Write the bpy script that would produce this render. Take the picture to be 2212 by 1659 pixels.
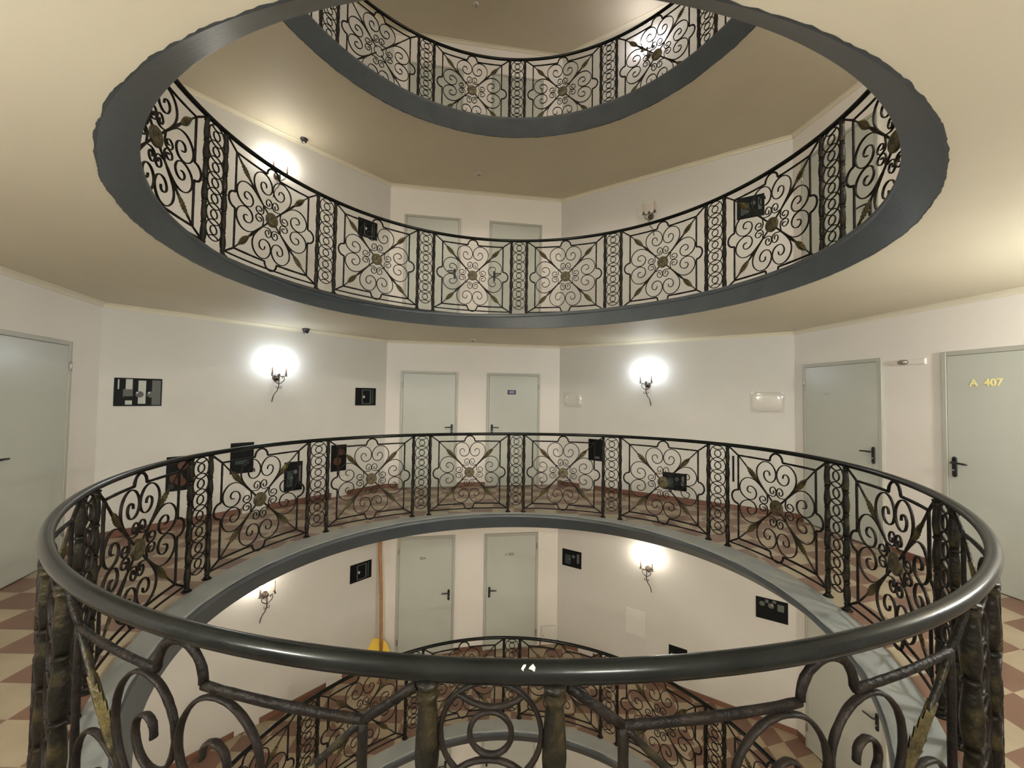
import bpy, bmesh, math, random
from mathutils import Vector, Matrix
random.seed(7)
PI = math.pi
sc = bpy.context.scene
col = sc.collection
for o in list(bpy.data.objects): bpy.data.objects.remove(o)

# ------------------------------------------------------------------ camera
F_PX, PITCH, YAW, ROLL, CAM_D, CAM_H = 892.64, .0321, .0083, -.0143, 3.375, 1.6
cd = bpy.data.cameras.new('camera'); cam = bpy.data.objects.new('camera', cd); col.objects.link(cam)
cd.sensor_width = 36; cd.lens = F_PX / 2212 * 36; cd.clip_start = .02; cd.clip_end = 60
M = Matrix.Rotation(YAW, 4, 'Z') @ Matrix.Rotation(PITCH, 4, 'X') @ Matrix.Rotation(ROLL, 4, 'Y') @ Matrix.Rotation(PI/2, 4, 'X')
cam.matrix_world = Matrix.Translation((0, -CAM_D, CAM_H)) @ M
sc.camera = cam

# ------------------------------------------------------------------ world, exposure
w = bpy.data.worlds.new('world'); sc.world = w; w.use_nodes = True
w.node_tree.nodes['Background'].inputs[0].default_value = (.9, .85, .75, 1)
w.node_tree.nodes['Background'].inputs[1].default_value = 0.0
sc.view_settings.view_transform = 'Standard'; sc.view_settings.look = 'None'
sc.view_settings.exposure = 0.0; sc.view_settings.gamma = 1
sc.view_settings.use_curve_mapping = False
BULB_W = 3.3
COOL, NEUTRAL, WARM, VIOLET = (.84, .93, 1), (1, .96, .86), (1, .92, .79), (.97, .93, 1)

# ------------------------------------------------------------------ materials
def mat(name, c, rough=.6, metal=0, spec=.5, emit=None, es=0, coat=0):
    m = bpy.data.materials.new(name); m.use_nodes = True
    b = m.node_tree.nodes['Principled BSDF']
    b.inputs['Base Color'].default_value = (*c, 1); b.inputs['Roughness'].default_value = rough
    b.inputs['Metallic'].default_value = metal; b.inputs['Specular IOR Level'].default_value = spec
    b.inputs['Coat Weight'].default_value = coat
    if emit: b.inputs['Emission Color'].default_value = (*emit, 1); b.inputs['Emission Strength'].default_value = es
    return m
def noisy(m, c2, scale=6, lo=.4, hi=.6, bump=0, bscale=60, detail=4, coord='Object'):
    nt = m.node_tree; b = nt.nodes['Principled BSDF']
    tc = nt.nodes.new('ShaderNodeTexCoord'); n = nt.nodes.new('ShaderNodeTexNoise')
    n.inputs['Scale'].default_value = scale; n.inputs['Detail'].default_value = detail
    r = nt.nodes.new('ShaderNodeValToRGB'); r.color_ramp.elements[0].position = lo; r.color_ramp.elements[1].position = hi
    r.color_ramp.elements[0].color = b.inputs['Base Color'].default_value; r.color_ramp.elements[1].color = (*c2, 1)
    nt.links.new(tc.outputs[coord], n.inputs['Vector']); nt.links.new(n.outputs['Fac'], r.inputs['Fac'])
    nt.links.new(r.outputs['Color'], b.inputs['Base Color'])
    if bump:
        n2 = nt.nodes.new('ShaderNodeTexNoise'); n2.inputs['Scale'].default_value = bscale
        bp = nt.nodes.new('ShaderNodeBump'); bp.inputs['Strength'].default_value = bump; bp.inputs['Distance'].default_value = .01
        nt.links.new(tc.outputs[coord], n2.inputs['Vector']); nt.links.new(n2.outputs['Fac'], bp.inputs['Height'])
        nt.links.new(bp.outputs['Normal'], b.inputs['Normal'])
    return m
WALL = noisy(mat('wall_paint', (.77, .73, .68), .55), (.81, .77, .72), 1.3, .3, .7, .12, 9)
WALL2 = noisy(mat('greyer_wall', (.60, .585, .545), .55), (.635, .615, .575), 1.3, .3, .7, .12, 9)  # greyer, darker copy of the wall colour, for the diagonal walls
CEIL = noisy(mat('ceiling_paint', (.62, .56, .43), .6), (.66, .60, .46), 1.0, .3, .7, .08, 7)
COVE = mat('cove_paint', (.70, .65, .51), .55)
FACE = noisy(mat('grey_edge_paint', (.042, .050, .057), .42), (.056, .064, .070), 5, .3, .7, .15, 25)
LIP = noisy(mat('grey_ledge_paint', (.27, .29, .285), .5), (.33, .345, .33), 4, .35, .65, .15, 20)
BASEB = mat('brown_skirting_tile', (.16, .075, .05), .35)
DOOR = noisy(mat('door_enamel', (.47, .49, .44), .3), (.50, .515, .465), 1.5, .3, .7)
DFRAME = mat('door_frame_enamel', (.42, .42, .37), .35)
BLACK = mat('black_plastic', (.012, .011, .011), .35)
RAIL = noisy(mat('handrail_enamel', (.006, .0065, .006), .2, .0, .16), (.010, .011, .010), 9, .4, .7, .03, 30)
IRON = noisy(mat('wrought_iron', (.008, .0064, .0056), .5, .0, .12), (.017, .0125, .009), 25, .45, .75, .5, 70)
SCROLL = noisy(mat('scroll_iron', (.009, .007, .006), .48, .0, .12), (.021, .0155, .011), 30, .4, .8, .3, 80)
POSTM = noisy(mat('gilded_iron', (.009, .0078, .0055), .45, .1, .2), (.062, .047, .018), 13, .53, .78, .5, 60)
LEAFM = noisy(mat('gilded_leaf', (.022, .017, .007), .5, .1, .25), (.085, .066, .022), 16, .4, .65, .5, 90)
GOLD = noisy(mat('gilded_medallion', (.028, .022, .010), .45, .25), (.10, .078, .034), 30, .4, .65, .3, 120)
CHIP = mat('pale_chip', (.55, .54, .50), .7)
SCON = noisy(mat('sconce_iron', (.07, .055, .045), .4, .5), (.14, .115, .09), 30, .4, .7)
CANDLE = mat('candle_sleeve', (.62, .42, .33), .5)
CANDLE2 = mat('old_candle_sleeve', (.40, .30, .14), .5)
UNLIT = mat('unlit_bulb', (.55, .45, .3), .15)
YELLOW = mat('yellow_plastic', (.80, .52, .01), .4)
WOOD = noisy(mat('orange_wood', (.33, .15, .05), .5), (.40, .20, .075), 12)
LETTER = mat('gilt_lettering', (.95, .86, .38), .3, .1)
DIMLET = mat('dull_lettering', (.20, .17, .09), .4, .2)
NAVY = mat('navy_plate', (.012, .014, .05), .3)
PLATEW = mat('pale_plate_print', (.45, .45, .6), .5)
STEEL = mat('steel', (.35, .33, .3), .35, .8)
HATCH = mat('hatch_paint', (.72, .70, .66), .35)
HATCHEDGE = mat('hatch_edge', (.42, .39, .34), .6)
GLOSS = mat('glossy_cover', (.62, .59, .54), .05, 0, .9, coat=1)
CAMD = mat('smoked_dome', (.02, .02, .025), .08, 0, .8)
WHITEP = mat('white_plastic', (.62, .60, .54), .4)
PD = mat('print_black', (.0045, .005, .0055), .5, 0, .12)
PG = mat('print_grey', (.10, .105, .10), .5, 0, .25)
PW = mat('print_pale', (.48, .49, .45), .5, 0, .25)
PB = mat('print_brown', (.075, .028, .014), .5, 0, .25)
PT = mat('print_teal', (.03, .045, .045), .5, 0, .25)
def bulb_mat(name, c, s): return mat(name, (1, 1, 1), .3, emit=c, es=s)
BULBM = {}
def lamp_mat(c):
    if c not in BULBM: BULBM[c] = bulb_mat('lit_bulb', c, 120)
    return BULBM[c]

# tile floor material: checkerboard by UV (one unit = one tile)
TILE = bpy.data.materials.new('checker_tiles'); TILE.use_nodes = True
nt = TILE.node_tree; b = nt.nodes['Principled BSDF']; b.inputs['Roughness'].default_value = .38
uv = nt.nodes.new('ShaderNodeTexCoord'); ck = nt.nodes.new('ShaderNodeTexChecker'); ck.inputs['Scale'].default_value = 1
ck.inputs['Color1'].default_value = (.345, .285, .20, 1); ck.inputs['Color2'].default_value = (.165, .090, .060, 1)
nz = nt.nodes.new('ShaderNodeTexNoise'); nz.inputs['Scale'].default_value = 1.4; nz.inputs['Detail'].default_value = 5
mx = nt.nodes.new('ShaderNodeMix'); mx.data_type = 'RGBA'; mx.blend_type = 'MULTIPLY'; mx.inputs[0].default_value = .5
rp = nt.nodes.new('ShaderNodeValToRGB'); rp.color_ramp.elements[0].color = (.72, .68, .64, 1); rp.color_ramp.elements[0].position = .3
rp.color_ramp.elements[1].color = (1.1, 1.08, 1.05, 1); rp.color_ramp.elements[1].position = .7
nt.links.new(uv.outputs['UV'], ck.inputs['Vector']); nt.links.new(uv.outputs['UV'], nz.inputs['Vector'])
nt.links.new(nz.outputs['Fac'], rp.inputs['Fac']); nt.links.new(ck.outputs['Color'], mx.inputs[6]); nt.links.new(rp.outputs['Color'], mx.inputs[7])
nt.links.new(mx.outputs[2], b.inputs['Base Color'])

# ------------------------------------------------------------------ helpers
class MB:
    """collects vertices and faces (with a material slot) for one mesh"""
    def __init__(s): s.v = []; s.f = []; s.m = []; s.sm = []
    def add(s, vs, fs, mi=0, smooth=False):
        n = len(s.v); s.v += [tuple(p) for p in vs]
        for f in fs: s.f.append(tuple(i+n for i in f)); s.m.append(mi); s.sm.append(smooth)
    def box(s, x0, x1, y0, y1, z0, z1, mi=0):
        vs = [(x, y, z) for x in (x0, x1) for y in (y0, y1) for z in (z0, z1)]
        s.add(vs, [(0,1,3,2),(4,6,7,5),(0,4,5,1),(2,3,7,6),(0,2,6,4),(1,5,7,3)], mi)
    def bevelbox(s, x0, x1, y0, y1, z0, z1, r=.004, mi=0):
        # back face flat at y1, front face (y0) with chamfered rim
        a = [(x0,y1,z0),(x1,y1,z0),(x1,y1,z1),(x0,y1,z1)]
        b_ = [(x0,y0+r,z0),(x1,y0+r,z0),(x1,y0+r,z1),(x0,y0+r,z1)]
        c = [(x0+r,y0,z0+r),(x1-r,y0,z0+r),(x1-r,y0,z1-r),(x0+r,y0,z1-r)]
        f = [(0,3,2,1)]
        for k in range(4):
            j = (k+1) % 4; f += [(k, j, j+4, k+4), (k+4, j+4, j+8, k+8)]
        f.append((8,9,10,11)); s.add(a+b_+c, f, mi)
    def lathe(s, prof, n=16, mi=0, M_=None, smooth=True, cap=True):
        vs = []; fs = []
        for (r, z) in prof:
            for k in range(n):
                a = 2*PI*k/n; p = Vector((r*math.cos(a), r*math.sin(a), z)); vs.append(M_ @ p if M_ else p)
        for i in range(len(prof)-1):
            for k in range(n):
                j = (k+1) % n; fs.append((i*n+k, i*n+j, (i+1)*n+j, (i+1)*n+k))
        if cap: fs.append(tuple(reversed(range(n)))); fs.append(tuple((len(prof)-1)*n+k for k in range(n)))
        s.add(vs, fs, mi, smooth)
    def tube(s, pts, r, n=8, mi=0, closed=False, smooth=True):
        pts = [Vector(p) for p in pts]; N = len(pts); rr = r if isinstance(r, (list, tuple)) else [r]*N
        vs = []; fs = []; up = Vector((0, 0, 1)); prev = None
        for i, p in enumerate(pts):
            if closed: t = pts[(i+1) % N] - pts[i-1]
            else: t = pts[min(i+1, N-1)] - pts[max(i-1, 0)]
            t.normalize()
            if prev is None: a = t.cross(up); a = a if a.length > 1e-3 else t.cross(Vector((1, 0, 0)))
            else: a = prev - t*prev.dot(t)
            a.normalize(); prev = a; b_ = t.cross(a)
            for k in range(n):
                q = 2*PI*k/n; vs.append(p + (a*math.cos(q) + b_*math.sin(q))*rr[i])
        for i in range(N if closed else N-1):
            j = (i+1) % N
            for k in range(n):
                l = (k+1) % n; fs.append((i*n+k, i*n+l, j*n+l, j*n+k))
        if not closed: fs.append(tuple(reversed(range(n)))); fs.append(tuple((N-1)*n+k for k in range(n)))
        s.add(vs, fs, mi, smooth)
    def mesh(s, name, mats):
        me = bpy.data.meshes.new(name); me.from_pydata(s.v, [], s.f)
        for m in (mats if isinstance(mats, (list, tuple)) else [mats]): me.materials.append(m)
        me.polygons.foreach_set('material_index', s.m); me.polygons.foreach_set('use_smooth', s.sm)
        me.update(); return me
    def build(s, name, mats, parent=None, loc=(0,0,0), rz=0):
        return link(name, s.mesh(name, mats), parent, loc, rz)
def link(name, me, parent=None, loc=(0,0,0), rz=0):
    o = bpy.data.objects.new(name, me); col.objects.link(o); o.parent = parent
    o.location = loc; o.rotation_euler = (0, 0, rz); return o
def tag(o, label=None, cat=None, group=None, kind=None):
    if label: o['label'] = label
    if cat: o['category'] = cat
    if group: o['group'] = group
    if kind: o['kind'] = kind
    return o
def empty(name, loc, rz=0):
    o = bpy.data.objects.new(name, None); col.objects.link(o); o.empty_display_size = .1
    o.location = loc; o.rotation_euler = (0, 0, rz); return o
def copy_tree(o, parent=None):
    c = o.copy(); col.objects.link(c); c.parent = parent
    for ch in [x for x in o.children]: copy_tree(ch, c)
    return c
def text_mesh(txt, size, bold=0):
    cu = bpy.data.curves.new('t', 'FONT'); cu.body = txt; cu.size = size; cu.extrude = .0015; cu.offset = bold
    cu.align_x = 'CENTER'; cu.align_y = 'CENTER'; cu.resolution_u = 3
    o = bpy.data.objects.new('t', cu); col.objects.link(o); dg = bpy.context.evaluated_depsgraph_get()
    me = bpy.data.meshes.new_from_object(o.evaluated_get(dg)); bpy.data.objects.remove(o); me.name = 'lettering'
    me.transform(Matrix.Rotation(PI/2, 4, 'X')); return me

# ------------------------------------------------------------------ the plan
B1, B2, R1, R2 = (-2.25, 3.80), (.82, 4.32), (3.85, 2.35), (4.32, -1.0)
F2_, F1_, L3, L2, L1 = (2.45, -4.05), (-.9, -4.35), (-3.1, -3.3), (-3.80, -1.0), (-4.50, 1.05)
POLY = [('back_left', L1, B1), ('back', B1, B2), ('back_right', B2, R1), ('right', R1, R2),
        ('front_right', R2, F2_), ('front', F2_, F1_), ('front_left', F1_, L3), ('left_corner', L3, L2), ('left', L2, L1)]
LV = {'lowest': -5.80, 'below': -2.882, 'middle': 0.0, 'above': 2.782, 'topmost': 5.552}
ORDER = ['lowest', 'below', 'middle', 'above', 'topmost']
CEIL_H = 2.56; T = .22
WF = {}
for n, a, c in POLY:
    d = Vector((c[0]-a[0], c[1]-a[1])); WF[n] = (Vector(a), d.normalized(), d.length, math.atan2(d.y, d.x))
def wpos(side, s, z, off=0):
    a, d, L, ang = WF[side]; nrm = Vector((d.y, -d.x))   # towards the room
    p = a + d*s + nrm*off; return (p.x, p.y, z)
# gallery opening: radius of the rail as a function of the angle (measured, slightly out of round)
def rail_r(lv, th):
    if lv == 'middle': return 2.5742 - .0323*math.cos(2*th) + .0105*math.sin(2*th) - .0768*math.cos(3*th) + .0167*math.sin(3*th)
    return 2.5742
RC = {'middle': (0, 0), 'above': (.0262, .0183), 'topmost': (-.0224, .0754), 'below': (-.0157, -.0127), 'lowest': (0, 0)}
# slab openings: centre x, y, radius and 2nd/3rd harmonics of the ceiling edge and of the inner lip
RING_OUT = {'middle': (.055, .178, 2.389, -.073, .025, -.01, .015), 'above': (-.045, -.051, 2.40, .009, -.048, .002, -.027)}
RING_IN = {'middle': (-.022, .057, 2.318, .002, .03, -.002, .014), 'above': (-.105, .081, 2.37, -.037, -.094, -.013, -.034)}
OUT0, IN0 = (-.01, .01, 2.433, 0, 0, 0, 0), (-.01, .01, 2.30, 0, 0, 0, 0)
Z_LIP = {'middle': -.047, 'above': -.047}
def ring_pt(tab, lv, th, add=0):
    cx, cy, r, a2, b2, a3, b3 = tab.get(lv, OUT0 if tab is RING_OUT else IN0)
    R_ = r + a2*math.cos(2*th) + b2*math.sin(2*th) + a3*math.cos(3*th) + b3*math.sin(3*th) + add
    return cx + R_*math.sin(th), cy + R_*math.cos(th)
PH0 = {'middle': .0122, 'above': .0009, 'topmost': -.005, 'below': .0074, 'lowest': 0}
TH = {-3: .0237, -2: .0178, -1: -.0034, 0: -.0018, 1: -.0044, 2: -.0194, 3: -.0073, 6: .0015}
TILT = {'middle': (.0073, -.0048), 'above': (.0037, .0026)}
DELTA, HR = .0436, 1.0938
def rail_pt(lv, th, z=0.0):
    r = rail_r(lv, th); cx, cy = RC[lv]; return Vector((cx + r*math.sin(th), cy + r*math.cos(th), z))
def ztilt(lv, p):
    a, c = TILT.get(lv, (0, 0)); return a*p.x + c*p.y

def outer_pt(th):
    d = Vector((math.sin(th), math.cos(th))); best = None
    for n, a, c in POLY:
        a = Vector(a); e = Vector(c) - a; den = d.x*e.y - d.y*e.x
        if abs(den) < 1e-9: continue
        t = (a.x*e.y - a.y*e.x)/den; u = (a.x*d.y - a.y*d.x)/den
        if t > 0 and -1e-6 <= u <= 1+1e-6 and (best is None or t < best): best = t
    return d*best
angs = sorted(set([2*PI*k/120 for k in range(120)] + [math.atan2(a[0], a[1]) % (2*PI) for _, a, _c in POLY]))
def sector(th):
    x, y = math.sin(th), math.cos(th)
    if x > .75 or (x > 0 and y < -.75): return 'r'
    if x < -.72: return 'l'
    return 'b'
def tile_uv(x, y, s):
    if s == 'r': return ((x - .09)/.27, (y - .30*x + .34)/.25)
    if s == 'l': return ((x + .285)/.36 + 1, (y + .086)/.25)
    return (x/.30, (y + .086)/.25)

# ------------------------------------------------------------------ large structure
def floor_mesh(lv):
    N = len(angs); vs = []; fs = []; uvs = []
    cx, cy = RC[lv]
    mb = MB()
    inner = []; outer = []
    for th in angs:
        r = rail_r(lv, th) - .03; inner.append((cx + r*math.sin(th), cy + r*math.cos(th))); o_ = outer_pt(th); outer.append((o_.x, o_.y))
    for i in range(N):
        j = (i+1) % N; mb.add([(*inner[i], 0), (*inner[j], 0), (*outer[j], 0), (*outer[i], 0)], [(0, 1, 2, 3)])
    me = mb.mesh('floor', TILE); ul = me.uv_layers.new(name='tiles')
    for i, p in enumerate(me.polygons):
        j = (i+1) % N; mid = (angs[i] + (angs[j] if j else 2*PI))/2; s_ = sector(mid)
        for li, vi in zip(p.loop_indices, p.vertices):
            v = me.vertices[vi].co; ul.data[li].uv = tile_uv(v.x, v.y, s_)
    return me
def edge_mesh(lv):
    """painted rim of the slab: pale sloping ledge on top, dark face, ragged dark paint line on the ceiling"""
    mb = MB(); N = 720; cx, cy = RC[lv]; bot = -T; zi = Z_LIP.get(lv, -.05)
    rnd = random.Random(len(lv)); ph = [rnd.uniform(0, 6.28) for _ in range(6)]
    rows = []; wk = 0
    for k in range(N):
        th = 2*PI*k/N; s_, c_ = math.sin(th), math.cos(th); rr = rail_r(lv, th) - .028
        wk = .72*wk + rnd.uniform(-.0032, .0032); wob = .011 + .002*math.sin(9*th+ph[0]) + wk
        chip = .010*max(0, math.sin(5*th+ph[3])*math.sin(31*th+ph[4]))
        I = lambda d, z: (*ring_pt(RING_IN, lv, th, d), z)
        O = lambda d, z: (*ring_pt(RING_OUT, lv, th, d), z)
        rows.append([(cx+rr*s_, cy+rr*c_, .001), I(.030, -.003), I(.014+chip, -.009), I(.004, -.020), I(0, zi), I(.008, zi-.010), O(0, bot), O(wob, bot-.002)])
    for k in range(N):
        a, c = rows[k], rows[(k+1) % N]
        for q in range(7): mb.add([a[q], c[q], c[q+1], a[q+1]], [(0, 1, 2, 3)], 0 if q < 2 else 1, True)
    return mb.mesh('slab_edge', [LIP, FACE])
def ceiling_mesh(lv_above):
    N = len(angs); mb = MB()
    ins = [ring_pt(RING_OUT, lv_above, t, .002) for t in angs]; outs = [tuple(outer_pt(t)) for t in angs]
    for i in range(N):
        j = (i+1) % N; mb.add([(*ins[i], 0), (*outs[i], 0), (*outs[j], 0), (*ins[j], 0)], [(0, 1, 2, 3)])
    return mb.mesh('ceiling', CEIL)
tn = 0
for li, lv in enumerate(ORDER):
    z = LV[lv]; zt = LV[ORDER[li+1]] - T if li < 4 else z + CEIL_H
    o = link('floor', floor_mesh(lv), None, (0, 0, z)); tag(o, 'beige and terracotta checkered tile floor of the %s gallery' % lv, 'floor', kind='structure')
    tn += 1; o = link('trim_%d' % tn, edge_mesh(lv), None, (0, 0, z)); tag(o, 'grey painted round slab edge of the %s gallery' % lv, 'slab edge', kind='structure')
    if li < 4: me = ceiling_mesh(ORDER[li+1])
    else:
        mb = MB(); mb.add([(*p, 0) for _, p, _c in POLY], [tuple(range(len(POLY)))]); me = mb.mesh('ceiling', CEIL)
    o = link('ceiling', me, None, (0, 0, zt)); tag(o, 'cream painted ceiling of the %s gallery' % lv, 'ceiling', kind='structure')
    cove = MB()
    for n, a, c in POLY:
        L = WF[n][2]; mb = MB(); hi = (LV[ORDER[li+1]] - z) if li < 4 else CEIL_H + .1
        mb.box(-.06, L+.06, 0, .12, -.02, hi+.0)
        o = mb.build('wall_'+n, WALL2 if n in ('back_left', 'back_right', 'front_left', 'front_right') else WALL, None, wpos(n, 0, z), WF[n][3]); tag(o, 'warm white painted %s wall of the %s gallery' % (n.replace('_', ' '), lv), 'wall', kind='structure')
        p0 = Vector(wpos(n, -.01, zt, 0)); p1 = Vector(wpos(n, L+.01, zt, 0)); nn = Vector(wpos(n, 0, 0, 1)) - Vector(wpos(n, 0, 0, 0)); up = Vector((0, 0, 1))
        prof = [(0, -.045), (.012, -.045), (.018, -.03), (.035, -.012), (.05, -.008), (.05, 0)]
        A = [p0 + nn*x + up*y for x, y in prof]; Bq = [p1 + nn*x + up*y for x, y in prof]
        for q in range(len(prof)-1): cove.add([A[q], Bq[q], Bq[q+1], A[q+1]], [(0, 1, 2, 3)])
    tn += 1; o = cove.build('trim_%d' % tn, COVE); tag(o, 'thin cream cove along the ceiling of the %s gallery' % lv, 'cove trim', kind='structure')

# ------------------------------------------------------------------ skirting
DOOR_GAPS = {'back': [(.24, 1.25), (1.75, 2.79), (2.81, 3.1)], 'right': [(.15, 1.21), (1.75, 2.78)], 'left': [(.71, 1.70)], 'back_right': [(.42, .70)], 'back_left': [(1.40, 1.70), (2.62, 2.88)]}
for lv in ('below', 'middle', 'lowest'):
    for n, (a, d, L, ang) in WF.items():
        mb = MB(); x = 0.0
        for g0, g1 in DOOR_GAPS.get(n, []) + [(L, L)]:
            if g0 > x: mb.bevelbox(x, g0, -.012, 0, 0, .075, .003)
            x = g1
        o = mb.build('baseboard_'+n, BASEB, None, wpos(n, 0, LV[lv]), ang); tag(o, 'low brown tile skirting along the %s wall of the %s gallery' % (n.replace('_', ' '), lv), 'skirting', kind='structure')

# ------------------------------------------------------------------ balustrade pieces
PANEL_R = 2.5
def bend(x, z, n):      # panel coordinates: along the rail, height, outward -> local xyz of a piece centred on its middle
    a = x/PANEL_R; return ((PANEL_R+n)*math.sin(a), (PANEL_R+n)*math.cos(a) - PANEL_R, z)
def sweep(mb, pts, wd, dp, closed=False, mi=0, twist=0, jit=0, taper=None, f=bend, rnd=random.Random(3)):
    """flat bar wd wide in the panel plane and dp deep, along 2-D points"""
    N = len(pts); vs = []; fs = []
    for i, p in enumerate(pts):
        q0 = pts[(i-1) % N] if closed else pts[max(i-1, 0)]; q1 = pts[(i+1) % N] if closed else pts[min(i+1, N-1)]
        tx, tz = q1[0]-q0[0], q1[1]-q0[1]; l = math.hypot(tx, tz) or 1; nx, nz = -tz/l, tx/l
        h = wd/2*(taper[i] if taper else 1)*(1+rnd.uniform(-jit, jit)); g = dp/2*(1+rnd.uniform(-jit, jit))
        c = .45
        sec = [(h, g*c), (h*c, g), (-h*c, g), (-h, g*c), (-h, -g*c), (-h*c, -g), (h*c, -g), (h, -g*c)]
        if twist:
            a = twist*i; sec = [(u*math.cos(a)-v*math.sin(a), u*math.sin(a)+v*math.cos(a)) for u, v in sec]
        for u, v in sec: vs.append(f(p[0]+nx*u, p[1]+nz*u, v))
    for i in range(N if closed else N-1):
        j = (i+1) % N
        for k in range(8): l = (k+1) % 8; fs.append((i*8+k, i*8+l, j*8+l, j*8+k))
    if not closed: fs.append(tuple(reversed(range(8)))); fs.append(tuple((N-1)*8+k for k in range(8)))
    mb.add(vs, fs, mi, True)
def line(p, q, n): return [(p[0]+(q[0]-p[0])*i/n, p[1]+(q[1]-p[1])*i/n) for i in range(n+1)]
def catmull(P, n=5):
    out = []; Q = [P[0]] + list(P) + [P[-1]]
    for i in range(1, len(Q)-2):
        for k in range(n):
            t = k/n; a, b_, c, d = Q[i-1], Q[i], Q[i+1], Q[i+2]
            out.append(tuple(.5*((2*b_[m]) + (-a[m]+c[m])*t + (2*a[m]-5*b_[m]+4*c[m]-d[m])*t*t + (-a[m]+3*b_[m]-3*c[m]+d[m])*t**3) for m in (0, 1)))
    out.append(tuple(P[-1])); return out
ZC, A_, TOPZ = .557, .443, 1.068
def rot4(k, p, q):      # quadrant k: p along the side, q outwards from the panel centre
    s_ = (A_/.438) if k % 2 else 1
    return [(p, ZC+q), (q*s_, ZC-p), (-p, ZC-q), (-q*s_, ZC+p)][k]
LOBE_K = 1.035
LOBE = [(.128,.132),(.168,.178),(.205,.232),(.219,.29),(.205,.348),(.162,.392),(.11,.407),(.056,.392),(.018,.35),(.004,.30),(.018,.252),(.048,.226),(.085,.22),(.12,.238),(.138,.275),(.13,.308),(.102,.322),(.078,.31),(.073,.282)]
LOBE = [(p*LOBE_K, q*LOBE_K) for p, q in LOBE]
CURL = [(.096,.106),(.045,.099),(.012,.115),(.003,.145),(.012,.175),(.035,.19),(.06,.181),(.0735,.153),(.063,.127),(.044,.122),(.031,.135),(.034,.156)]
def frame_mesh():
    mb = MB(); a, q, br = A_, .438, .072
    def side(k):
        p = line((-a if k % 2 == 0 else -q, q), (-br, q), 14)
        arc = [(-br*math.cos(t), q+.004+br*math.sin(t)) for t in [PI*i/16 for i in range(17)]]
        e = line((br, q), (a if k % 2 == 0 else q, q), 14)
        for seg in (p, arc, e): sweep(mb, [rot4(k, *x) for x in seg], .0175, .016, jit=.10, twist=0)
    for k in range(4): side(k)
    sweep(mb, line((-.553, .052), (.553, .052), 20), .015, .015, jit=.08)
    for sx in (-1, 1):
        sweep(mb, line((sx*.545, TOPZ), (sx*a, ZC+q), 5), .0165, .016, jit=.08)
        sweep(mb, line((sx*.545, .056), (sx*a, ZC-q), 5), .0165, .016, jit=.08)
    return mb.mesh('panel_frame', IRON)
def heart_mesh(k):
    mb = MB()
    for s_ in (1, -1):
        pts = catmull([rot4(k, s_*p, q) for p, q in LOBE], 5); n = len(pts)
        tp = [.55 + .45*min(1, i/12) if i < n*.6 else 1 - .12*(i-n*.6)/(n*.4) for i in range(n)]
        sweep(mb, pts, .0092, .0165, jit=.06, taper=tp)
    return mb.mesh('heart_scroll', SCROLL)
def curl_mesh(k):
    mb = MB()
    for s_ in (1, -1): sweep(mb, catmull([rot4(k, s_*p, q) for p, q in CURL], 4), .0078, .0145, jit=.05)
    return mb.mesh('small_scroll', SCROLL)
def diag(k): sx = 1 if k in (0, 1) else -1; sz = 1 if k in (0, 3) else -1; l = math.hypot(A_, .438); return sx*A_/l, sz*.438/l
def rod_mesh(k):
    mb = MB(); dx, dz = diag(k); f = lambda x, z, n: bend(x, z, n)
    pts = []; rad = []
    for i in range(25):
        d = .05 + (.62-.05)*i/24; pts.append((dx*d, ZC+dz*d)); rad.append(1+.9*math.exp(-((d-.30)/.09)**2) + .25*(d < .34))
    sweep(mb, pts, .0125, .014, taper=rad, jit=.05)
    return mb.mesh('diagonal_rod', POSTM)
def leaf_mesh(k, shift):
    """serrated acanthus sleeve round the diagonal rod, points facing the corner"""
    mb = MB(); dx, dz = diag(k); d0, d1 = .305+shift, .475+shift; nxp, nzp = -dz, dx
    for side in (-1, 1):
        for lay, (dep, sc_) in enumerate(((.010, 1.0), (-.010, 1.0))):
            vs = []; top = []
            M_ = 7
            for i in range(M_*2+1):
                t = i/(M_*2); d = d0+(d1-d0)*t
                env = .008 + .027*math.sin(PI*min(1, t*1.08))**.8
                wv = env*(1.0 if i % 2 == 0 else .58)
                dd = d + (.015 if i % 2 == 0 else -.004)
                top.append((dx*dd + nxp*side*wv, ZC + dz*dd + nzp*side*wv, dep*.1)); vs.append((dx*d, ZC+dz*d, dep))
            V = [bend(*p) for p in vs] + [bend(*p) for p in top]; n = len(vs)
            F = [(i, i+1, n+i+1, n+i) for i in range(n-1)]
            mb.add(V, F, 0, False)
    sweep(mb, [(dx*(d0+(d1-d0+.02)*i/8), ZC+dz*(d0+(d1-d0+.02)*i/8)) for i in range(9)], .016, .02, taper=[.7, 1, 1.1, 1.1, 1, .9, .8, .7, .5], jit=.05)
    return mb.mesh('acanthus_leaf', LEAFM)
def medallion_mesh():
    mb = MB(); n = 36
    prof = [(.0, .020), (.008, .0195), (.013, .012), (.018, .015), (.030, .0165), (.044, .012), (.050, .009), (.055, .0125), (.064, .0125), (.070, .008), (.0715, 0)]
    for sgn in (1, -1):
        vs = []; fs = []
        for r, h in prof:
            for k in range(n):
                a = 2*PI*k/n; hh = h + (.0025 if (k//2) % 2 == 0 and .02 < r < .05 else 0); vs.append(bend(r*math.cos(a), ZC+r*math.sin(a), sgn*hh))
        for i in range(len(prof)-1):
            for k in range(n): j = (k+1) % n; fs.append((i*n+k, i*n+j, (i+1)*n+j, (i+1)*n+k) if sgn < 0 else (i*n+k, (i+1)*n+k, (i+1)*n+j, i*n+j))
        mb.add(vs, fs, 0, True)
    return mb.mesh('medallion', GOLD)
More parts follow.
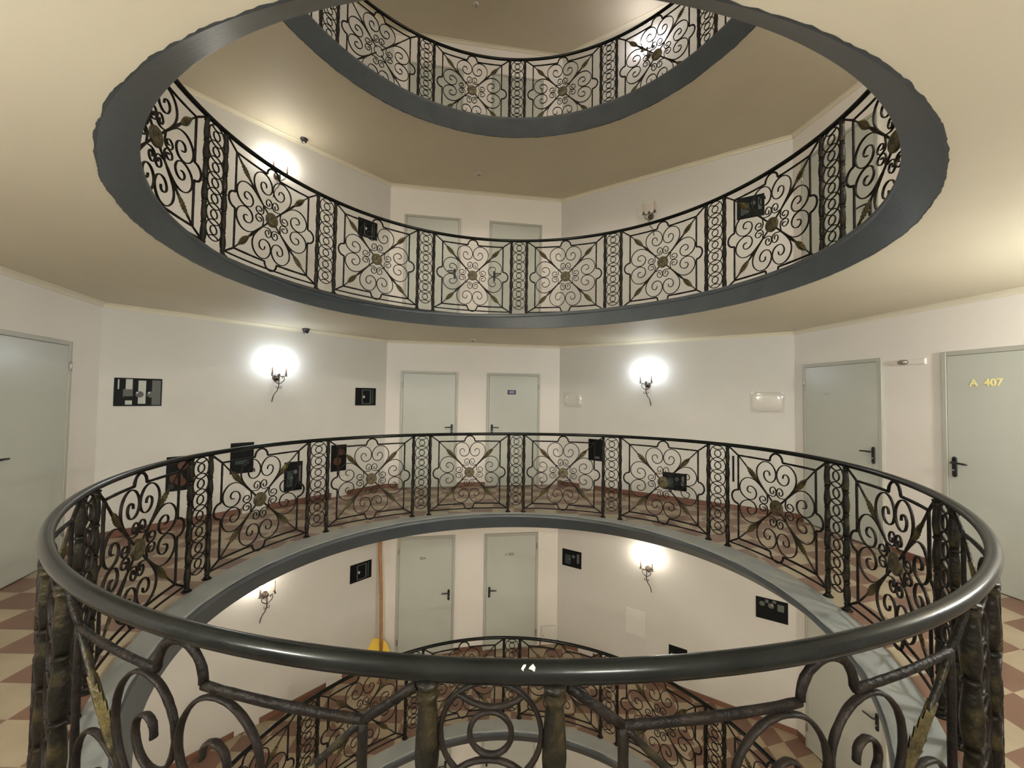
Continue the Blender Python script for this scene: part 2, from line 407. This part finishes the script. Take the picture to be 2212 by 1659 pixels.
def bare_ring_mesh():
    mb = MB(); sweep(mb, [(.066*math.cos(2*PI*i/30), ZC+.066*math.sin(2*PI*i/30)) for i in range(30)], .009, .011, closed=True); return mb.mesh('bare_ring', SCROLL)
def rings_mesh():
    mb = MB(); zs = [.182+.1345*i for i in range(7)]; R_ = .089
    circ = lambda cz, r, n: [(r*math.cos(2*PI*i/n), cz+r*math.sin(2*PI*i/n)) for i in range(n)]
    for i, z in enumerate(zs):
        sweep(mb, circ(z, R_, 40), .0088, .0125, closed=True, jit=.06); sweep(mb, circ(z, .037, 24), .0088, .0125, closed=True, jit=.06)
    for cz, s_ in ((zs[0]-.1345, 1), (zs[-1]+.1345, -1)):
        arc = [(R_*math.cos(a), cz+s_*R_*math.sin(a)) for a in [PI/2-.72+1.44*i/14 for i in range(15)]]
        sweep(mb, arc, .0088, .0125, jit=.06)
    return mb.mesh('ring_chain', SCROLL)
def post_mesh():
    prof = [(.012, 0), (.020, .004)]
    z = .012; seg = [(.16, .021), (.17, .0185), (.17, .021), (.17, .0185), (.17, .021), (.17, .0195)]
    prof = [(.021, .010), (.021, .02), (.015, .026), (.0155, .04), (.020, .046), (.0155, .052)]; z = .055
    for L_, r in seg:
        prof += [(.0145, z), (r*.86, z+L_*.12), (r, z+L_*.32), (r*.95, z+L_*.5), (.0155, z+L_*.78), (.0135, z+L_*.88), (.0185, z+L_*.92), (.0185, z+L_*.96), (.0135, z+L_*1.0)]; z += L_
    prof += [(.017, 1.067), (.019, 1.072), (.019, 1.078)]
    prof = [(r*1.14, min(z_, 1.08)) for r, z_ in prof]; prof = sorted(prof, key=lambda p: p[1])
    mb = MB(); mb.lathe(prof, 14); return mb.mesh('baluster_post', POSTM)
def flange_mesh():
    mb = MB(); mb.lathe([(.037, 0), (.037, .004), (.033, .008), (.024, .011), (.021, .016)], 18); return mb.mesh('base_flange', IRON)
FR, HE, CU, RO = frame_mesh(), [heart_mesh(k) for k in range(4)], [curl_mesh(k) for k in range(4)], [rod_mesh(k) for k in range(4)]
LE = {sh: [leaf_mesh(k, sh) for k in range(4)] for sh in (0, .07)}
BR = bare_ring_mesh()
ME, RG, PO, FL = medallion_mesh(), rings_mesh(), post_mesh(), flange_mesh()

def balustrade(lv, label):
    zb = LV[lv]; cx, cy = RC[lv]
    root = tag(empty('balustrade', (cx, cy, zb)), label, 'balustrade', 'ring balustrades of the gallery floors')
    off = Vector((cx, cy, 0)); posts = {}; sh = 0 if lv in ('middle', 'below') else .07
    for k in range(12):
        kk = k if k <= 6 else k-12; base = PH0[lv] + kk*PI/6 + (TH.get(kk, 0) if lv == 'middle' else 0)
        for s_ in (-1, 1):
            th = base + s_*DELTA; p = rail_pt(lv, th); posts[(k, s_)] = p; dz = ztilt(lv, p)
            o = link('baluster_post', PO, root, p-off, -th); o.scale.z = (HR-.018+dz)/1.078
            link('base_flange', FL, o)
        a, c = posts[(k, -1)], posts[(k, 1)]; m = (a+c)/2; ch = c-a; dz = ztilt(lv, m)
        o = link('ring_chain', RG, root, m-off, math.atan2(ch.y, ch.x)); o.scale = (ch.length/.224, 1, (HR-.02+dz)/1.076)
    for k in range(12):
        a, c = posts[(k, 1)], posts[((k+1) % 12, -1)]; m = (a+c)/2; ch = c-a; ang = math.atan2(ch.y, ch.x); nrm = Vector((-ch.y, ch.x, 0)).normalized()
        sag = PANEL_R*(1-math.cos(ch.length/2/PANEL_R)); dz = ztilt(lv, m)
        fr = link('scroll_panel', FR, root, m-off+nrm*sag, ang); fr.scale = (ch.length/1.128, 1, (HR+dz)/1.094)
        bare = lv == 'topmost' and k == 10
        for q in range(4):
            link('heart_scroll', HE[q], fr); link('small_scroll', CU[q], fr); link('diagonal_rod', RO[q], fr)
            if not bare: link('acanthus_leaf', LE[sh][q], fr)
        link('bare_ring' if bare else 'medallion', BR if bare else ME, fr)
    mb = MB(); N = 240; pts = []
    for i in range(N):
        th = 2*PI*i/N; p = rail_pt(lv, th); p = p - off; p.z = HR + ztilt(lv, p) + .002; pts.append(p)
    mb.tube(pts, .0205, 18, closed=True); hr = mb.build('handrail', RAIL, root)
    return root, posts
BAL = {}
for lv, lb in (('middle', 'ornate black iron ring balustrade nearest the camera, its thick glossy handrail sweeping across the bottom'),
               ('above', 'ornate wrought-iron ring balustrade one floor up, seen from below above the dark slab edge'),
               ('topmost', 'highest and smallest-looking wrought-iron ring balustrade at the very top of the view'),
               ('below', 'lowest wrought-iron ring balustrade, seen down through the opening behind the near handrail')):
    BAL[lv] = balustrade(lv, lb)
# flaked white spot on the near handrail
mb = MB()
hr = [o for o in BAL['middle'][0].children if o.name.startswith('handrail')][0]
def rail_surf(th, a, r=.0212):
    p = rail_pt('middle', th); c_ = Vector((p.x, p.y, HR + ztilt('middle', p) + .002)); outw = Vector((math.sin(th), math.cos(th), 0))
    return c_ + outw*r*math.cos(a) + Vector((0, 0, 1))*r*math.sin(a)
for blob in ([(-.004, 1.2), (.002, .95), (.004, .8), (-.001, .75), (-.006, .6), (-.008, .9)], [(.008, 1.15), (.013, 1.1), (.017, .8), (.013, .62), (.012, .8), (.009, .95)]):
    ring = [rail_surf(PI - .013 + dx_/2.57*1.0, a_) for dx_, a_ in blob]; cen = sum(ring, Vector())/len(ring); n = len(ring)
    mb.add([cen]+ring, [(0, 1+i, 1+(i+1) % n) for i in range(n)])
tag(mb.build('paint_chip', CHIP, hr), 'small flaked white mark on the handrail')

# ------------------------------------------------------------------ doors
dn = 0
def handle(parent, x, z, dr):
    mb = MB(); mb.lathe([(.019, 0), (.019, .008), (.016, .011)], 16, M_=Matrix.Translation((x, 0, z+.055)) @ Matrix.Rotation(PI/2, 4, 'X'))
    mb.lathe([(.019, 0), (.019, .008), (.016, .011)], 16, M_=Matrix.Translation((x, 0, z-.095)) @ Matrix.Rotation(PI/2, 4, 'X'))
    mb.bevelbox(x-.019, x+.019, -.011, 0, z-.095, z+.055, .004)
    hp = mb.build('handle_plate', BLACK, parent, (0, -.027, 0))
    m2 = MB(); m2.tube([(x, -.012, z+.02), (x, -.045, z+.02), (x+dr*.012, -.052, z+.02), (x+dr*.06, -.053, z+.021), (x+dr*.105, -.052, z+.018), (x+dr*.122, -.045, z+.016)], [.0095, .0095, .010, .0095, .009, .008], 10)
    m2.build('lever', BLACK, hp)
    m3 = MB(); m3.lathe([(.008, 0), (.008, .016), (.006, .018)], 12, M_=Matrix.Translation((x, -.010, z-.05)) @ Matrix.Rotation(PI/2, 4, 'X')); m3.build('lock_cylinder', STEEL, hp)
def door(side, s0, s1, lv, hs, label, text=None, tstyle=None, tx=.5, tz=1.66, hgt=2.035):
    global dn; dn += 1
    z = LV[lv]; Wd = s1-s0
    r = empty('door_%d' % dn, wpos(side, s0, z), WF[side][3]); tag(r, label, 'door', kind='structure')
    fw = .042
    mb = MB()
    mb.bevelbox(0, fw, -.03, .0, 0, hgt, .004); mb.bevelbox(Wd-fw, Wd, -.03, .0, 0, hgt, .004); mb.bevelbox(fw, Wd-fw, -.03, .0, hgt-fw, hgt, .004)
    mb.build('door_frame', DFRAME, r)
    m2 = MB(); m2.bevelbox(fw+.002, Wd-fw-.002, -.026, 0, .008, hgt-fw-.002, .003); leaf = m2.build('door_leaf', DOOR, r)
    hx, dr = (Wd-fw-.055, -1) if hs == 'r' else (fw+.055, 1)
    handle(r, hx, 1.035, dr)
    hx2 = fw*.7 if hs == 'r' else Wd-fw*.7
    for hz in (.26, hgt-.24):
        m3 = MB(); m3.lathe([(.008, 0), (.009, .002), (.009, .095), (.008, .097)], 10, M_=Matrix.Translation((hx2, -.036, hz-.05))); m3.bevelbox(hx2-.014, hx2+.014, -.033, -.028, hz-.04, hz+.04, .001); m3.build('hinge', STEEL, r)
    if side == 'right' and lv == 'middle' and not text:
        m5 = MB(); m5.bevelbox(-.045, .045, -.002, 0, -.011, .011, .0005); m5.build('small_label', DFRAME, leaf, (.36, -.026, 1.70))
    if text:
        if tstyle == 'plate':
            m4 = MB(); m4.bevelbox(-.078, .078, -.005, 0, -.04, .04, .0015); p = m4.build('number_plate', NAVY, r, (Wd*tx, -.026, tz)); l = link('number', text_mesh(text, .06, .001), p, (0, -.0065, 0)); l.data.materials.append(PLATEW)
        else:
            sz, m = (.088, LETTER) if tstyle == 'gold' else ((.066, DIMLET))
            me = text_mesh(text, sz, .0022 if tstyle == 'gold' else .0008); me.materials.append(m); l = link('number_lettering', me, leaf, (Wd*tx, -.028, tz)); l.scale.x = .95 if tstyle == 'gold' else 1.0; tag(l, 'gold lettering' if tstyle == 'gold' else None)
    return r
names = {'below': 'on the floor below', 'middle': 'of the middle floor', 'above': 'one floor up', 'topmost': 'two floors up', 'lowest': 'two floors down'}
for lv in ORDER:
    t1, t2, st1, st2 = (None, None, None, None)
    if lv == 'middle': t2, st2 = '405', 'plate'
    if lv == 'below': t1, st1, t2, st2 = '304', 'dim', 'A 305', 'dim'
    door('back', .25, 1.24, lv, 'r', 'left grey-green steel door in the back wall %s, black lever at its right edge' % names[lv], t1, st1, .44)
    door('back', 1.76, 2.74, lv, 'l', 'right grey-green steel door in the back wall %s, black lever at its left edge' % names[lv], t2, st2, .46, 1.69 if lv == 'middle' else 1.66)
for lv in ('middle', 'above', 'below'):
    door('right', .16, 1.20, lv, 'r', 'grey steel door next to the right-hand corner %s, black lever on its right' % names[lv], hgt=2.09)
    door('right', 1.76, 2.76, lv, 'l', ('wide grey steel door at the right edge of the photo with gold lettering A 407' if lv == 'middle' else 'second grey steel door along the right wall %s' % names[lv]), 'A  407' if lv == 'middle' else None, 'gold', .335, 1.785, hgt=2.09)
for lv in ('middle', 'above', 'below'):
    door('left', .72, 1.69, lv, 'l', 'grey steel door in the left wall %s, hinged on its right' % names[lv], hgt=2.08)

# ------------------------------------------------------------------ wall sconces
SP = .088
def sconce(lv, side, s, z, lit, colr, label, lean=0, group='candle wall sconces', power=1.0, cm=None, soft=.022):
    zb = LV[lv]
    r = tag(empty('wall_sconce', wpos(side, s, zb+z), WF[side][3]), label, 'wall lamp', group)
    mb = MB(); R_ = Matrix.Rotation(PI/2, 4, 'X')
    mb.lathe([(.048, 0), (.050, .004), (.046, .009), (.036, .012), (.030, .017), (.018, .020), (.012, .028), (.004, .031)], 20, M_=R_); mb.build('backplate', SCON, r)
    mb = MB()
    mb.tube([(0, -.02, 0), (0, -.06, -.012), (0, -.10, -.006), (0, -.115, .015)], [.008, .0075, .007, .006], 8)
    for sx in (-1, 1):
        P = [(0, -.105, -.09), (sx*.03, -.107, -.075), (sx*.062, -.11, -.045), (sx*.072, -.112, -.012), (sx*.058, -.112, .012), (sx*.040, -.112, .006), (sx*.040, -.112, -.010), (sx*.050, -.112, -.012)]
        mb.tube([Vector(p) for p in P], [.006, .006, .006, .0055, .005, .005, .0045, .004], 8)
        mb.tube([(0, -.112, .010), (sx*.05, -.112, .018), (sx*SP, -.112, .022)], .0055, 8)
        mb.tube([(0, -.105, -.135), (sx*.018, -.106, -.15), (sx*.034, -.107, -.145), (sx*.036, -.107, -.125), (sx*.027, -.107, -.12)], .0045, 8)
    mb.build('arms', SCON, r)
    mb = MB(); t = [(0, -.112, .02), (0, -.108, -.06), (0, -.105, -.13), (lean*.02, -.10, -.19), (lean*.05, -.09, -.235), (lean*.062, -.075, -.29), (lean*.065, -.06, -.34)]
    mb.tube(t, [.006, .007, .009, .007, .0065, .0075, .006], 8); mb.build('tail_stem', SCON, r)
    mb = MB(); mb.lathe([(.001, .0), (.016, .006), (.021, .018), (.014, .03), (.006, .042), (.001, .05)], 12, M_=Matrix.Translation((0, -.112, .018))); mb.build('finial', SCON, r)
    for i, sx in enumerate((-1, 1)):
        mb = MB(); T_ = Matrix.Translation((sx*SP, -.112, .020))
        mb.lathe([(.004, -.004), (.024, 0), (.026, .004), (.014, .005), (.0145, .038), (.0135, .04)], 14, M_=T_); cup = mb.build('candle_cup', SCON, r)
        mb = MB(); mb.lathe([(.0115, .038), (.0115, .125), (.009, .128)], 12, M_=T_); mb.build('candle_sleeve', (cm or CANDLE) if (lit[i] or cm is None) else CANDLE2, r)
        mb = MB(); mb.lathe([(.006, .126), (.011, .137), (.014, .152), (.012, .168), (.006, .184), (.001, .192)], 12, M_=T_); bl = mb.build('bulb', lamp_mat(colr) if lit[i] else UNLIT, r)
        if lit[i]:
            ld = bpy.data.lights.new('bulb_light', 'POINT'); ld.energy = BULB_W*power; ld.color = colr; ld.shadow_soft_size = soft; ld.use_soft_falloff = False
            lo = bpy.data.objects.new('bulb_light', ld); col.objects.link(lo); lo.parent = r; lo.location = (sx*SP, -.112, .245-.02)
            bl.visible_shadow = True
    return r
sconce('middle', 'back_left', 1.77, 1.83, (1, 1), COOL, 'brightly lit two-candle iron sconce on the left diagonal wall of the middle floor', -1)
sconce('middle', 'back_right', 1.62, 1.84, (1, 1), COOL, 'brightly lit two-candle iron sconce on the right diagonal wall of the middle floor', 1)
sconce('above', 'back_left', 1.70, 1.90, (1, 1), NEUTRAL, 'lit two-candle sconce one floor up on the left, half behind the upper rail', -1)
sconce('above', 'back_right', 1.66, 1.84, (0, 0), NEUTRAL, 'unlit sconce with two bare candle stubs one floor up on the right wall', 1)
sconce('topmost', 'back_right', 1.62, 1.86, (1, 1), VIOLET, 'dazzling lit sconce behind the topmost balustrade at the upper right', 1)
sconce('topmost', 'back_left', 1.68, 1.86, (0, 1), NEUTRAL, 'sconce on the left diagonal wall of the topmost gallery', -1, power=.5)
sconce('below', 'back_left', 1.71, 1.72, (1, 0), WARM, 'iron sconce on the floor below at left, only one of its candles lit', -1, power=2.2)
sconce('below', 'back_right', 1.64, 1.74, (1, 1), WARM, 'lit iron sconce on the floor below at right, just under the slab edge', 1)
for lv, cc, pw in (('below', WARM, .9), ('middle', (.96, .965, .91), 1.15), ('above', NEUTRAL, 1), ('topmost', NEUTRAL, .9)):
    for side, s, pq in (('front_left', 1.2, 18), ('front_right', .95, 17), ('front', 1.75, 12)):  # unseen sconces run strong as fill; front one added to light the back wall
        sconce(lv, side, s, 1.85, (1, 1), cc, 'unseen fill sconce on the %s wall, behind the camera, %s' % (side.replace('_', ' '), names[lv]), 1, power=pw*pq, soft=.10)
for side, s in (('back_left', 1.7), ('back_right', 1.64), ('front_left', 1.1), ('front_right', 1.9)):
    sconce('lowest', side, s, 1.8, (1, 1), WARM, 'lit candle sconce on the %s wall %s' % (side.replace('_', ' '), names['lowest']), 1, power=5, soft=.06)

# ------------------------------------------------------------------ pictures
def picture(lv, side, s0, s1, z0, z1, shapes, label, name='picture', edge=PD, th=.012):
    W_, H_ = s1-s0, z1-z0; cx_, cz_ = (s0+s1)/2, (z0+z1)/2
    r = tag(empty(name, wpos(side, cx_, LV[lv]+cz_), WF[side][3]), label, 'picture', 'pictures hung on the gallery walls')
    mb = MB(); mb.bevelbox(-W_/2, W_/2, -th, 0, -H_/2, H_/2, .002); mb.build('panel', edge, r)
    mb = MB(); y = -th-.0006; i = 0
    mb.add([(-W_*.485, y, -H_*.48), (W_*.485, y, -H_*.48), (W_*.485, y, H_*.48), (-W_*.485, y, H_*.48)], [(0, 1, 2, 3)], 0)
    for sh in shapes:
        i += 1; yy = y - .0003*i; k = sh[0]; m = sh[-1]
        if k == 'r': x0, x1, y0, y1 = sh[1:5]; mb.add([(W_*x0, yy, H_*y0), (W_*x1, yy, H_*y0), (W_*x1, yy, H_*y1), (W_*x0, yy, H_*y1)], [(0, 1, 2, 3)], m)
        if k == 'c':
            x0, y0, rr = sh[1:4]; asp = sh[4] if len(sh) > 5 else 1
            mb.add([(W_*x0 + rr*asp*math.cos(2*PI*q/20), yy, H_*y0 + rr*math.sin(2*PI*q/20)) for q in range(20)], [tuple(range(20))], m)
    mb.build('print', [PD, PG, PW, PB, PT], r); return r
STILL = [('r', -.27, -.13, -.45, .46, 2), ('r', -.01, .15, -.42, .42, 2), ('r', -.43, -.40, .1, .44, 2), ('r', .28, .47, -.46, .44, 1), ('r', -.32, -.12, -.18, .10, 1), ('c', .02, -.08, .036, 1), ('c', .26, -.08, .036, 1), ('c', -.03, -.02, .010, 2), ('c', .22, -.02, .010, 2), ('r', -.3, -.1, -.3, -.15, 0)]
DARK1 = [('r', -.2, .25, -.42, .4, 1), ('r', -.16, .2, -.38, .36, 0), ('c', -.12, 0, .028, 1), ('c', -.1, -.02, .018, 2), ('r', .3, .36, -.4, .42, 4)]
DARK2 = [('r', -.35, -.05, -.35, .2, 4), ('c', .1, .15, .03, 1), ('r', .28, .4, -.2, .35, 1), ('c', -.1, -.05, .02, 1)]
DISCS = [('c', -.30, .22, .034, 1), ('c', -.02, .20, .036, 1), ('c', .01, .24, .010, 2), ('r', .18, .38, .02, .34, 1), ('r', -.2, -.1, .3, .45, 1), ('r', .02, .14, .35, .47, 1)]
TOM = [('c', .15, .22, .05, 3), ('c', -.1, -.12, .065, 3), ('c', .1, -.25, .05, 3), ('r', -.4, -.2, -.42, -.3, 4)]
PL = [('r', -.3, .3, -.2, -.05, 4), ('c', .1, -.2, .03, 4)]
picture('middle', 'back_left', .12, .53, 1.44, 1.755, STILL, 'black landscape picture with pale vertical bands and round shapes beside the left door')
picture('middle', 'back_left', 2.98, 3.35, 1.43, 1.72, DARK1, 'small near-square black picture level with the sconces, left of the back doors')
picture('middle', 'back_left', .60, .84, .42, .83, TOM, 'dark picture with reddish brown shapes behind the rail, nearest the left door')
picture('middle', 'back_left', 1.25, 1.52, .54, .945, PL, 'plain black portrait picture poking above the handrail on the left wall')
picture('middle', 'back_left', 1.92, 2.17, .205, .62, DARK2, 'black portrait picture hung low behind the left rail, below the plain black one')
picture('middle', 'back_left', 2.60, 2.85, .40, .81, TOM[:2], 'black and brown portrait picture behind the rail, nearest the back wall on the left')
picture('middle', 'back_right', .59, .85, .51, .885, [('r', -.1, .3, -.4, -.3, 1)], 'plain black picture behind the rail right of the back doors')
picture('middle', 'back_right', 1.86, 2.22, .175, .445, DARK2, 'low black landscape picture with dim grey shapes behind the rail on the right wall')
picture('above', 'back_left', 2.95, 3.30, 1.46, 1.76, DARK1, 'dark picture behind the upper balustrade, left of the two upper doors')
picture('above', 'back_right', 2.92, 3.27, 1.50, 1.82, DARK2, 'dark greenish landscape picture behind the upper balustrade at right')
picture('below', 'back_left', 2.97, 3.35, 1.44, 1.73, DARK1, 'small black picture on the floor below, left of the tall wooden pole')
picture('below', 'back_right', .10, .47, 1.45, 1.745, DARK2, 'small black picture on the floor below, right of door A 305')
picture('below', 'back_right', 3.14, 3.52, 1.43, 1.72, DISCS, 'black picture with three grey discs on the floor below at far right')
picture('below', 'back_right', 1.96, 2.23, .36, .65, [('r', -.4, .4, .0, .12, 1), ('r', -.3, .35, -.2, -.12, 4)], 'black picture low on the wall below, peeking just above the near handrail at right')
picture('middle', 'back_right', 2.85, 2.875, .41, .785, [], 'very thin upright black strip on the right wall beside the second pair of posts', 'wall_strip')

# glossy bulging blank covers
def cover(lv, side, s0, s1, z0, z1, label, ex):
    W_, H_ = s1-s0, z1-z0
    r = tag(empty('blank_cover', wpos(side, (s0+s1)/2, LV[lv]+(z0+z1)/2), WF[side][3]), label, 'wall cover', 'glossy blank covers on the right wall')
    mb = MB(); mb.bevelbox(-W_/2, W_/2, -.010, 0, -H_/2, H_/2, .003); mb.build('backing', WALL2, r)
    mb = MB(); n = 24; vs = []
    for j in range(n+1):
        for i in range(n+1):
            u, v = -1+2*i/n, -1+2*j/n; q = (abs(u)**ex + abs(v)**ex)
            h = .002 + .020*max(0, 1-q)**.45
            vs.append((u*W_*.47, -.010-h, v*H_*.46))
    mb.add(vs, [(j*(n+1)+i, j*(n+1)+i+1, (j+1)*(n+1)+i+1, (j+1)*(n+1)+i) for j in range(n) for i in range(n)], 0, True); mb.build('bulging_sheet', GLOSS, r)
cover('middle', 'back_right', .08, .46, 1.43, 1.71, 'square blank cover with an oval glossy bulge, just right of the back wall corner', 2.2)
cover('middle', 'back_right', 3.08, 3.50, 1.43, 1.74, 'rectangular blank glossy cover on the right diagonal wall near the right corner', 4)

# access hatches
def hatch(lv, side, s0, s1, z0, z1, label, lock=True, m=HATCH, proud=.012):
    W_, H_ = s1-s0, z1-z0
    r = tag(empty('access_hatch', wpos(side, (s0+s1)/2, LV[lv]+z0), WF[side][3]), label, 'hatch', 'white access hatches in the walls')
    mb = MB(); mb.bevelbox(-W_/2, W_/2, -proud*.6, 0, 0, H_, .002); mb.build('hatch_frame', HATCHEDGE if lock else m, r)
    mb = MB(); mb.bevelbox(-W_/2+.006, W_/2-.006, -proud, -.001, .006, H_-.006, .003); d_ = mb.build('hatch_door', m, r)
    if lock:
        mb = MB(); mb.lathe([(.010, 0), (.010, .004), (.006, .005)], 12, M_=Matrix.Translation((-W_/2+.05, -proud, H_*.5)) @ Matrix.Rotation(PI/2, 4, 'X')); mb.build('lock', STEEL, d_)
hatch('middle', 'back', 2.83, 3.09, .0, .33, 'white hatch at floor level right of door 405')
hatch('middle', 'back_right', .43, .69, .0, .30, 'bright white hatch at floor level behind the rail, just right of the back corner', False)
hatch('middle', 'back_left', 1.42, 1.68, .0, .30, 'white hatch at floor level on the left wall below the black pictures', False)
hatch('middle', 'back_left', 2.64, 2.86, .0, .30, 'white hatch at floor level on the left wall nearest the back corner', False)
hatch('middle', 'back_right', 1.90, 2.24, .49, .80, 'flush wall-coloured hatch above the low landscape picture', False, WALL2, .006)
hatch('below', 'back', 2.81, 3.09, .0, .34, 'white access hatch on the floor below, right of door A 305')
hatch('below', 'back_right', 1.27, 1.59, .62, 1.03, 'flush square hatch under the lit sconce on the floor below', False, HATCH, .006)
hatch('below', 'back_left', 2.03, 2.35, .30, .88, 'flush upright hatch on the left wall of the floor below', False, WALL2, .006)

# ceiling cameras, sensors, emergency lamp
def domecam(lv, side, s, off, label):
    z = LV[lv] + CEIL_H; x, y, _ = wpos(side, s, 0, off)
    r = tag(empty('dome_camera', (x, y, z)), label, 'security camera', 'ceiling dome cameras')
    mb = MB(); mb.lathe([(.052, 0), (.052, -.02), (.047, -.03)], 20); mb.build('base', CAMD, r)
    mb = MB(); mb.lathe([(.040, -.03), (.040, -.045), (.033, -.062), (.018, -.074), (.002, -.078)], 20); d_ = mb.build('dome', CAMD, r)
    mb = MB(); mb.lathe([(.012, -.066), (.012, -.078), (.008, -.081)], 12, M_=Matrix.Translation((.012, -.012, 0))); mb.build('lens', WHITEP, d_)
domecam('middle', 'back_left', 2.12, .10, 'small dark dome camera on the ceiling above the left lit sconce')
domecam('above', 'back_left', 2.0, .12, 'small dark dome camera on the upper floor ceiling at left')
for lv, p in (('middle', (-.72, 3.50)), ('above', (-.66, 3.42)), ('topmost', (-.74, 3.27))):
    r = tag(empty('smoke_detector', (p[0], p[1], LV[lv]+(CEIL_H if lv != 'topmost' else CEIL_H))), 'small round ceiling detector in front of the back doors ' + names[lv], 'smoke detector', 'ceiling detectors')
    mb = MB(); mb.lathe([(.045, 0), (.045, -.012), (.038, -.02)], 18); mb.build('detector_base', WHITEP, r)
    mb = MB(); mb.lathe([(.028, -.02), (.024, -.04), (.012, -.046), (.002, -.047)], 16); mb.build('sensing_head', STEEL, r)
r = tag(empty('emergency_lamp', wpos('right', 1.45, LV['middle']+2.02), WF['right'][3]), 'small pale bulkhead lamp between the two doors on the right wall', 'emergency lamp')
mb = MB(); mb.bevelbox(-.17, .17, -.02, 0, -.03, .03, .008); mb.build('housing', WALL, r)
mb = MB(); mb.lathe([(.05, 0), (.048, .015), (.035, .032), (.015, .04), (.002, .042)], 20, M_=Matrix.Translation((-.03, -.02, .0)) @ Matrix.Rotation(PI/2, 4, 'X') @ Matrix.Scale(.55, 4, (0, 1, 0))); mb.build('lens', STEEL, r)

# pole with yellow dustpan on the floor below
px_, py_, _ = wpos('back', .0, 0, .16)
r = tag(empty('dustpan', (px_, py_, LV['below']), WF['back'][3]), 'yellow dustpan with a tall orange wooden handle leaning in the corner below', 'dustpan')
mb = MB(); mb.tube([(.05, -.03, .05), (.035, -.01, .6), (.015, .02, 1.2), (-.015, .05, 1.8), (-.03, .08, 2.35)], .027, 12); mb.build('handle', WOOD, r)
mb = MB(); n = 14; vs = []
for j in range(7):
    t = j/6
    for i in range(n+1):
        u = -1+2*i/n; wdt = .29*(1-.35*t*t); vs.append((-.08+u*wdt, .10-.20*(1-t)*(1-.25*u*u) - .03*t, .01 + .38*t*(1-.20*u*u*t) ))
fs = [(j*(n+1)+i, j*(n+1)+i+1, (j+1)*(n+1)+i+1, (j+1)*(n+1)+i) for j in range(6) for i in range(n)]
mb.add(vs, fs, 0, True)
back = [(x, y+.012, z) for x, y, z in vs]; mb.add(back, [tuple(reversed(f)) for f in fs], 0, True)
mb.build('scoop', YELLOW, r)
mb = MB(); mb.lathe([(.034, 0), (.034, .12), (.030, .13)], 14, M_=Matrix.Translation((.05, -.03, .02))); mb.build('handle_socket', YELLOW, r)
